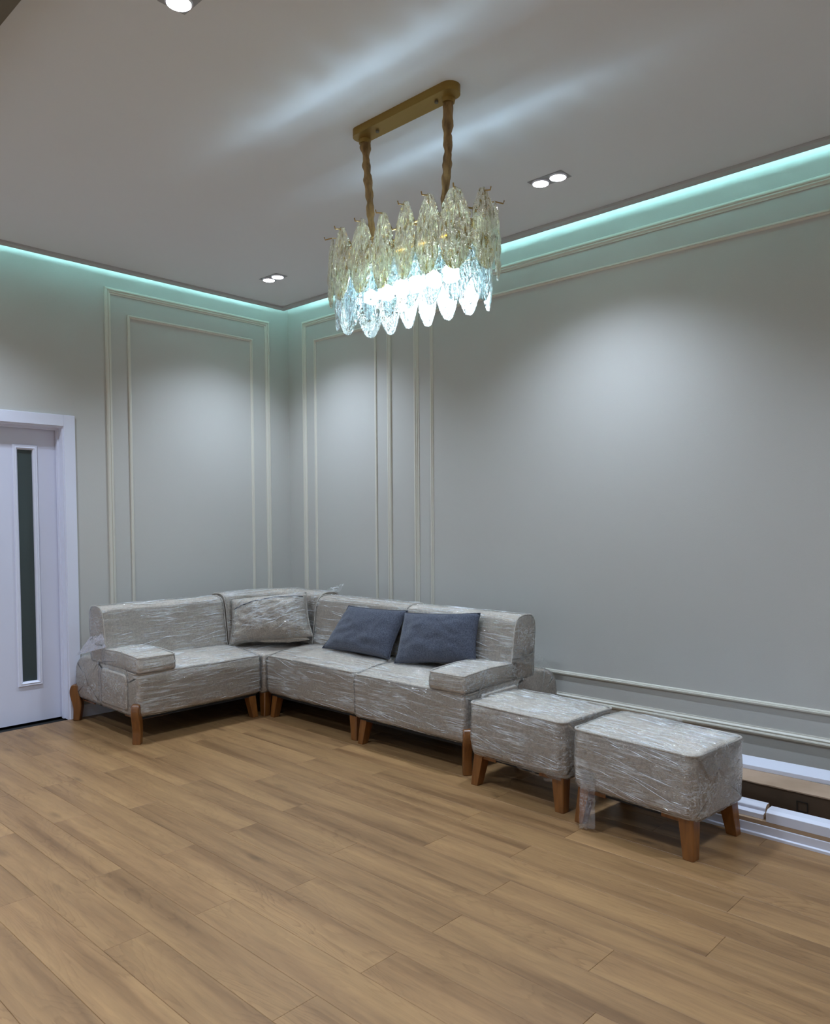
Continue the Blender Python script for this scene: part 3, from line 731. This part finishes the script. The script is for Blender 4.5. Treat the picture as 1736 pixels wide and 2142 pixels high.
    for sx, xe in ((-1, x0), (1, x1)):
        if arm == sx: continue
        for sy, ye in ((-1, -.945), (1, -.06)):
            taper_leg(t, xe-sx*.022, ye-sy*.012, sx, sy)
            bm = bmesh.new(); xa, xb = sorted((xe-sx*.03, xe-sx*.20)); ya, yb = sorted((ye-sy*.035, ye-sy*.06)); box(bm, xa, xb, ya, yb, .146, .166, .003)
            obj('leg_bracket', bm, M['wood'], t)
    o = obj('plastic_wrap', fb, M[film], t, True); o['label'] = 'wrinkled clear plastic film'
    cbm = bmesh.new(); sl = .12 if side_flip else -.10
    crease_glints(cbm, SEATP, x0, x1, 95, seed+1, sl, lambda q: q.x > .5 and q.y > .19)
    crease_glints(cbm, BACKP, x0, x1, 80, seed+2, sl, lambda q: q.y > .5 and (q.x > .40 or q.y > .80))
    if arm: crease_glints(cbm, PADP, a0, a1, 22, seed+3, 0, lambda q: q.y > .50)
    if arm: crease_glints(cbm, BOLSP, x0, x1, 20, seed+4, 0, lambda q: q.y > .3 and q.x < .25)
    obj('film_crease_glints', cbm, M['crease'], t, True)['kind'] = 'stuff'
    bm = bmesh.new(); box(bm, x0+.03, x1-.03, -.93, -.07, .150, .166); obj('undershade_panel', bm, M['undershade'], t)  # black panel added to darken the space underneath
    return t, fb

module((-1.95, 0, 0), 0, 'left end section of the sofa beside the door, wrapped in clear film', .935, -1, 1, 'film_b', True)
module((-.035, -.985, 0), -PI/2, 'armless middle sofa section behind the left grey cushion', .945, 0, 21)
module((-.062, -1.940, 0), -PI/2, 'right end sofa section with arm pad beside the ottomans', .91, 1, 41)

# corner section: square seat, back in an L along both walls
cs = empty('sofa_section', (0, 0, 0), 0, 'corner section of the sofa in the angle of the two walls', 'sofa')
cx0, cx1, cy0, cy1 = -1.003, -.045, -.972, -.045
CSEAT = roundpoly([(-cy1, .18, .02), (-cy1, .43, .04), (.5, .470, .1), (-cy0-.008, .444, .012), (-cy0, .40, .03), (-cy0-.004, .19, .03), (-cy0-.03, .165, .02), (.08, .165, .02)], 4)
part_loft('seat', CSEAT, cx0, cx1, .02, M['boucle'], cs, .12)
# swept backrest: sections follow an L path with a rounded corner
def swept_back(bm, inflate=0.0, step=.03, seed=None):
    prof = resample(BACKP, .03 if inflate else .05)
    pr = [Vector((q.x, q.y+(.018 if q.y > .7 else 0))) for q in prof]
    path = []
    for i in range(20): path.append((-1.0+.45*i/19, 0.0, 0))          # along the back wall: (x, y), angle 0
    R_ = .0
    secs = []
    for i in range(16): secs.append((-.998+.448*i/15, None))
    rings = []
    def ring(o, d):    # o: point on wall line, d: direction into the room; profile distance along d
        r = []
        n = len(pr)
        for k in range(n):
            tt = (pr[(k+1) % n]-pr[k-1]).normalized(); nr = Vector((tt.y, -tt.x))
            r.append((pr[k], nr, o, d))
        return r
    for i in range(15): rings.append(ring(Vector((-.998+.40*i/14, 0)), Vector((0, -1))))
    n = 8
    for i in range(1, n):
        a = i/n*PI/2; d = Vector((-math.sin(a), -math.cos(a)))
        cen = Vector((-.598, -.598)); o = cen-d*.598*1.0
        # keep corner square-ish: blend the rounded origin towards the true corner
        o = Vector((o.x, o.y)); rings.append(ring(o, d))
    for i in range(15): rings.append(ring(Vector((0, -.598-.375*i/14)), Vector((-1, 0))))
    vr = []
    area = sum(pr[i].x*pr[(i+1) % len(pr)].y-pr[(i+1) % len(pr)].x*pr[i].y for i in range(len(pr))); sg = 1 if area > 0 else -1
    for ri, r in enumerate(rings):
        row = []
        for q, nr, o, d in r:
            nn = nr*sg; qq = q+nn*inflate
            if seed is not None:
                w3 = Vector((o.x, o.y, q.y)); a = noise.noise(Vector((o.x*3+seed, o.y*3, q.y*16)))*.009+noise.noise(w3*14+Vector((seed, 0, 0)))*.008
                qq = qq+nn*(abs(a)+.001+(.018*max(0, noise.noise(w3*5+Vector((3, seed, 0)))) if q.y > .8 else 0))
            e = .0
            row.append(bm.verts.new((o.x+d.x*qq.x, o.y+d.y*qq.x, qq.y)))
        vr.append(row)
    n = len(pr)
    for i in range(len(vr)-1):
        for k in range(n): bm.faces.new((vr[i][k], vr[i][(k+1) % n], vr[i+1][(k+1) % n], vr[i+1][k]))
    for row in (vr[0], vr[-1]):
        c = sum((v.co for v in row), Vector())/n; cv = bm.verts.new(c)
        for k in range(n): bm.faces.new((row[k], row[(k+1) % n], cv))
bm = bmesh.new(); swept_back(bm); cb = obj('backrest', bm, M['boucle'], cs, True)
front = [q for q in BACKP if (q.x > .40 or q.y > .80)]
add_piping(cb, [[(-.998, -q.x-.001, q.y+(.018 if q.y > .7 else 0)) for q in front], [(-q.x-.001, -.973, q.y+(.018 if q.y > .7 else 0)) for q in front]], .005)
for sx, sy, xe, ye in ((-1, -1, cx0+.01, cy0+.01), (1, -1, cx1-.02, cy0+.03), (-1, 1, cx0+.03, cy1-.02), (1, 1, cx1-.02, cy1-.02)): taper_leg(cs, xe, ye, sx, sy)
fb = bmesh.new(); swept_back(fb, FILM, .03, 3.0)
loft(fb, resample(CSEAT, .03), cx0, cx1, .02, .03, 3, FILM, wrinkle(60))
sheet(fb, (-.34, -.90, .865), (-.22, -.965, .905), (-.28, -.978, .845), (-.44, -.93, .838), 8, 6, .012, 5)
o = obj('plastic_wrap', fb, M['film'], cs, True); o['label'] = 'wrinkled clear plastic film'

cbm = bmesh.new()
crease_glints(cbm, CSEAT, cx0, cx1, 30, 5, 0, lambda q: q.x > .6 and q.y > .3)
crease_glints(cbm, [Vector((q.x, q.y+(.018 if q.y > .7 else 0))) for q in BACKP], -.99, -.62, 40, 6, 0, lambda q: q.y > .6 and (q.x > .40 or q.y > .80))
b2 = bmesh.new(); crease_glints(b2, [Vector((q.x, q.y+(.018 if q.y > .7 else 0))) for q in BACKP], .62, .96, 40, 7, 0, lambda q: q.y > .6 and (q.x > .40 or q.y > .80))
for v in b2.verts: v.co = Vector((v.co.y, -v.co.x, v.co.z))
tmp = bpy.data.meshes.new('tmp'); b2.to_mesh(tmp); b2.free(); cbm.from_mesh(tmp); bpy.data.meshes.remove(tmp)
obj('film_crease_glints', cbm, M['crease'], cs, True)['kind'] = 'stuff'
bm = bmesh.new(); box(bm, cx0+.03, cx1-.03, cy0+.03, cy1-.03, .150, .166); obj('undershade_panel', bm, M['undershade'], cs)

# ------------------------------------------------------------------ ottomans
def ottoman(cx, cy, ang, label, seed, film):
    t = empty('ottoman', (cx, cy, 0), ang, label, 'ottoman', 'film wrapped ottomans')
    hw, hd = .308, .222
    P_ = roundpoly([(-hd, .19, .03), (-hd-.002, .40, .03), (-hd+.006, .438, .012), (0, .452, .15), (hd-.006, .438, .012), (hd+.002, .40, .03), (hd, .19, .03), (hd-.03, .163, .02), (-hd+.03, .163, .02)], 4)
    def rc(co, nr):     # round the vertical edges and swell the sides a little
        fx = abs(co.x)/hw; fy = abs(co.y)/hd
        if fx > .86 and fy > .80:
            k = min(1, (fx-.86)/.14)*min(1, (fy-.80)/.20); co = co-Vector((math.copysign(.020*k, co.x), math.copysign(.020*k, co.y), 0))
        s = math.sin(PI*min(1, max(0, (co.z-.16)/.28)))
        co = co+Vector((co.x/hw*.006*s, co.y/hd*.006*s, .006*noise.noise(co*6+Vector((seed, 0, 0))) if nr.z > .5 else 0))
        return co
    bm = bmesh.new(); loft(bm, resample(P_, .03), -hw, hw, .02, .03, 4, 0, rc); obj('seat_block', bm, M['boucle'], t, True)
    a, b = hw-.003, hd-.001; z = .437; path = []
    for sx, sy in ((-1, -1), (1, -1), (1, 1), (-1, 1)):
        for k in range(7):
            q = k/6*PI/2; r = .045
            base = {(-1, -1): PI, (1, -1): 1.5*PI, (1, 1): 0, (-1, 1): .5*PI}[(sx, sy)]
            path.append((sx*(a-r)+r*math.cos(base+q), sy*(b-r)+r*math.sin(base+q), z))
    path.append(path[0]); add_piping(t, [path], .0055)
    fb = bmesh.new(); loft(fb, resample(P_, .018), -hw, hw, .02, .018, 4, FILM, lambda c, n: wrinkle(seed, .007)(rc(c, n), n))
    def lsheet(*a):
        lb = bmesh.new(); sheet(lb, *a); obj('loose_film', lb, M['film_loose'], t, True)
    if seed > 70:
        lsheet( (-.245, -.236, .27), (-.165, -.236, .26), (-.150, -.256, .02), (-.225, -.270, .005), 12, 18, .012, seed, .08)
        lsheet( (-.10, .16, .49), (.02, .19, .475), (.05, .15, .445), (-.14, .10, .445), 10, 8, .014, seed+1)
        lsheet( (.312, -.20, .435), (.312, .20, .435), (.318, .15, .34), (.318, -.12, .33), 14, 8, .008, seed+2, .5)
    else:
        lsheet( (.0, -.226, .19), (.30, -.226, .19), (.26, -.19, .125), (-.06, -.17, .15), 14, 6, .010, seed, .4)
    o = obj('plastic_wrap', fb, M[film], t, True); o['label'] = 'wrinkled clear plastic film'
    cbm = bmesh.new(); crease_glints(cbm, P_, -hw, hw, 120, seed, -.12 if seed < 70 else -.2, lambda q: q.y > .19 and (q.x > .0 or q.y > .42), rc)
    obj('film_crease_glints', cbm, M['crease'], t, True)['kind'] = 'stuff'
    bm = bmesh.new(); box(bm, -hw+.03, hw-.03, -hd+.03, hd-.03, .150, .165); obj('undershade_panel', bm, M['undershade'], t)
    for sx in (-1, 1):
        for sy in (-1, 1):
            taper_leg(t, sx*(hw-.018), sy*(hd-.016), sx, sy)
            bm = bmesh.new(); xa, xb = sorted((sx*(hw-.03), sx*(hw-.17))); ya, yb = sorted((sy*(hd-.028), sy*(hd-.052))); box(bm, xa, xb, ya, yb, .144, .166, .003)
            xa, xb = sorted((sx*(hw-.03), sx*(hw-.055))); ya, yb = sorted((sy*(hd-.052), sy*(hd-.16))); box(bm, xa, xb, ya, yb, .144, .166, .003)
            obj('leg_bracket', bm, M['wood'], t)
    return t
ottoman(-.905, -3.262, math.radians(-93.0), 'film wrapped cream ottoman between the sofa and the other ottoman', 65, 'film')
ottoman(-.985, -3.945, math.radians(-94.6), 'film wrapped cream ottoman nearest the viewer, with hanging plastic tail', 75, 'film_b')

# ------------------------------------------------------------------ cushions
def cushion(name, corners, th, m, label, cat, group, seed, pipe=None, puff=1.0, ear=0.0):
    """corners: tl, tr, br, bl in world space"""
    tl, tr, br, bl = [Vector(c) for c in corners]
    cen = (tl+tr+br+bl)/4; tl, tr, br, bl = [cen+(c-cen)*1.05 for c in (tl, tr, br, bl)]; nr = (tr-tl).cross(bl-tl).normalized()
    if nr.dot(Vector((-1, -1, 0))) < 0: nr = -nr
    t = empty(name, cen-Vector((0, 0, cen.z-min(bl.z, br.z))), 0, label, cat, group)
    o0 = t.location.copy(); bm = bmesh.new(); n = 26; sides = []
    def P(u, v, s):
        a, b = u*2-1, v*2-1
        pin = .055*(1-abs(a)**2.2)*abs(b)**3; pin2 = .055*(1-abs(b)**2.2)*abs(a)**3
        uu = (a*(1-pin2))*.5+.5; vv = (b*(1-pin))*.5+.5
        p = (tl*(1-uu)+tr*uu)*(1-vv)+(bl*(1-uu)+br*uu)*vv
        h = (max(0, 1-abs(a)**2.6)*max(0, 1-abs(b)**2.6))**.55
        h = h*th*.5*(1+.10*noise.noise(Vector((a*2, b*2, seed+s))))+.006*noise.noise(Vector((a*5, b*4, seed)))*h*2
        return p+nr*h*s-o0
    for s in (1, -1):
        g = [[bm.verts.new(P(i/n, j/n, s)) for j in range(n+1)] for i in range(n+1)]
        for i in range(n):
            for j in range(n): bm.faces.new((g[i][j], g[i+1][j], g[i+1][j+1], g[i][j+1]))
    bmesh.ops.remove_doubles(bm, verts=bm.verts[:], dist=.0004)
    obj('cushion_cover', bm, m, t, True)
    path = [P(i/n, 0, 0) for i in range(n)]+[P(1, i/n, 0) for i in range(n)]+[P(1-i/n, 1, 0) for i in range(n)]+[P(0, 1-i/n, 0) for i in range(n+1)]
    bm = bmesh.new(); tube(bm, path, .0035, 6); obj('seam', bm, pipe or M['piping'], t, True)
    return t, P, o0
cushion('throw_cushion', [(-.565, -1.405, .782), (-.565, -1.965, .792), (-.705, -1.935, .500), (-.710, -1.295, .500)], .14, M['grey'],
        'grey blue cushion on the left, leaning against the middle sofa back', 'cushion', 'grey blue throw cushions', 1, M['greypipe'])
cushion('throw_cushion', [(-.59, -1.990, .782), (-.59, -2.60, .828), (-.645, -2.61, .545), (-.745, -2.050, .490)], .15, M['grey'],
        'grey blue cushion on the right, nearer the arm pad', 'cushion', 'grey blue throw cushions', 5, M['greypipe'])
t, P_, o0 = cushion('wrapped_pillow', [(-.935, -.485, .795), (-.545, -.875, .845), (-.605, -1.015, .545), (-1.025, -.605, .492)], .27, M['boucle'],
        'cream pillow in clear film standing on the corner sofa seat', 'cushion', 'cream pillows in the sofa corner', 9)
fb = bmesh.new(); n = 40
g = [[fb.verts.new(P_(i/n, j/n, 1)+Vector((-1, -1, .2)).normalized()*(.007+.012*abs(noise.noise(Vector((i*.12, j*.5, 2))))+.006*noise.noise(Vector((i*.5, j*.5, 7))))) for j in range(n+1)] for i in range(n+1)]
for i in range(n):
    for j in range(n): fb.faces.new((g[i][j], g[i+1][j], g[i+1][j+1], g[i][j+1]))
bm = bmesh.new(); tube(bm, [P_(.06+.90*i/24, .30-.16*i/24-.05*math.sin(PI*i/24), 1)+Vector((-.004, -.004, .002)) for i in range(25)], .0032, 6); obj('zipper', bm, M['greypipe'], t, True)
b_ = Vector((-.58, -1.0, .60))-o0
sheet(fb, b_+Vector((.03, -.0, .03)), b_+Vector((.10, -.06, .0)), b_+Vector((.09, -.08, -.09)), b_+Vector((-.0, -.02, -.09)), 8, 8, .012, 3)
cbm = bmesh.new(); rg = random.Random(8)
for _ in range(70):
    u0, v0 = rg.uniform(.05, .8), rg.uniform(.12, .9); du, dv = rg.uniform(.08, .35), rg.gauss(-.10, .10)
    pth = [P_(min(.97, u0+du*k/8), min(.97, max(.03, v0+dv*k/8+.01*math.sin(k+u0*9))), 1)+Vector((-1, -1, .2)).normalized()*.013 for k in range(9)]
    rad = rg.uniform(.0007, .0016); tube(cbm, pth, rad, 4, lambda t_, a_, rad=rad: rad*(.25+math.sin(PI*t_)*.9))
obj('film_crease_glints', cbm, M['crease'], t, True)['kind'] = 'stuff'
o = obj('plastic_wrap', fb, M['film_b'], t, True); o['label'] = 'wrinkled clear plastic film'
cushion('wrapped_pillow', [(-.70, -.56, .545), (-.48, -.80, .545), (-.62, -1.00, .515), (-.92, -.70, .515)], .085, M['boucle'],
        'cream pillow lying flat under the film wrapped pillow in the sofa corner', 'cushion', 'cream pillows in the sofa corner', 13)

# ------------------------------------------------------------------ leftover boards along the right wall
def plankthing(name, y0, y1, pts, m, label, cat, group=None, dx0=0.0, dx1=0.0, endm=None):
    """cross-section polygon (x, z) extruded along y from y0 to y1, drifting in x by dx0..dx1"""
    zmin = min(p[1] for p in pts); cx = sum(p[0] for p in pts)/len(pts)
    bm = bmesh.new(); pr = roundpoly(pts, 2)
    a = [bm.verts.new((p.x+dx0-cx, y0-(y0+y1)/2, p.y-zmin)) for p in pr]; b = [bm.verts.new((p.x+dx1-cx, y1-(y0+y1)/2, p.y-zmin)) for p in pr]
    fa = bm.faces.new(a); fb_ = bm.faces.new(b[::-1])
    n = len(a)
    for i in range(n): bm.faces.new((a[i], b[i], b[(i+1) % n], a[(i+1) % n]))
    o = obj(name, bm, m); o.location = (cx, (y0+y1)/2, zmin)
    if endm:
        o.data.materials.append(endm)
        for f in o.data.polygons:
            if abs(f.normal.y) > .9: f.material_index = 1
    return tag(o, label, cat, group)
Y0, Y1 = -3.70, -5.6
plankthing('trim_board', Y0, Y1, [(-.775, 0, 0), (-.775, .012, .002), (-.768, .016, 0), (-.768, .052, .003), (-.66, .052, 0), (-.66, 0, 0)], M['white'], 'grey white board lowest at the front of the leftover stack', 'board', None, 0, 0, M['mdf'])
plankthing('trim_board', Y0, Y1, [(-.765, .053, 0), (-.765, .070, 0), (-.655, .070, 0), (-.655, .053, 0)], M['mdf'], 'thin raw brown board in the middle of the leftover stack', 'board')
plankthing('door_molding', Y0, -4.335, [(-.745, .071, 0), (-.745, .092, .002), (-.722, .098, .002), (-.722, .112, .004), (-.705, .126, .004), (-.675, .126, .003), (-.665, .071, 0)], M['white'], 'short white molding with a notched sawn end beside the ottoman', 'molding', None, 0, 0, M['mdf'])
plankthing('door_molding', -4.352, Y1, [(-.765, .071, 0), (-.765, .112, .002), (-.745, .122, .002), (-.690, .122, .003), (-.68, .071, 0)], M['white'], 'long white molding on top of the front boards, running out of the picture', 'molding', None, 0, 0, M['mdf'])
plankthing('trim_board', Y0, Y1, [(-.62, 0, 0), (-.62, .045, 0), (-.58, .045, 0), (-.58, 0, 0)], M['mdf'], 'narrow brown batten in the dark gap before the cardboard box', 'board')
cb_ = plankthing('cardboard_box', Y0, Y1, [(-.50, 0, 0), (-.515, .148, .002), (-.345, .152, .002), (-.335, 0, 0)], M['cardark'], 'long flat cardboard box with a torn lid by the wall', 'box')
bm = bmesh.new()
pts = []
n = 60
top = []
for i in range(n+1):
    y = Y0+(Y1-Y0)*i/n; e = .006*noise.noise(Vector((i*.7, 1, 1)))+.003*noise.noise(Vector((i*2.3, 5, 1)))
    top.append((bm.verts.new((-.522+e, y, .1545+.002*noise.noise(Vector((i*.5, 2, 2))))), bm.verts.new((-.345, y, .157)), bm.verts.new((-.522+e, y, .149)), bm.verts.new((-.345, y, .1525))))
for i in range(n):
    a, b = top[i], top[i+1]
    bm.faces.new((a[0], a[1], b[1], b[0])); bm.faces.new((a[2], b[2], b[3], a[3])); bm.faces.new((a[0], b[0], b[2], a[2])); bm.faces.new((a[1], a[3], b[3], b[1]))
bm.faces.new((top[0][0], top[0][2], top[0][3], top[0][1])); bm.faces.new((top[-1][0], top[-1][1], top[-1][3], top[-1][2]))
for v in bm.verts: v.co -= cb_.location
obj('box_lid', bm, M['card'], cb_)
for yy in (-4.45, -4.62):
    bm = bmesh.new()
    for (a, b, c, d) in ((0, .05, .0, .005), (0, .05, .045, .05), (0, .005, .005, .045), (.045, .05, .005, .045)):
        box(bm, -.5125, -.5115, yy+a, yy+b, .06+c, .06+d)
    for v in bm.verts: v.co.x += -.0005-(.5*.0)+(.10*(.085-v.co.z)); v.co -= cb_.location
    obj('printed_mark', bm, M['ink'], cb_)
plankthing('trim_board', Y0, Y1, [(-.335, 0, 0), (-.335, .10, 0), (-.20, .10, 0), (-.20, 0, 0)], M['dark'], 'black block added as the shade under the white board, against the wall', 'board')  # black block put where there is only shade below the board
plankthing('trim_board', Y0, Y1, [(-.375, .158, 0), (-.375, .178, .002), (-.255, .190, .002), (-.255, .158, 0)], M['white'], 'white board lying highest on the stack, nearest the wall', 'board', None, -.0, .09)
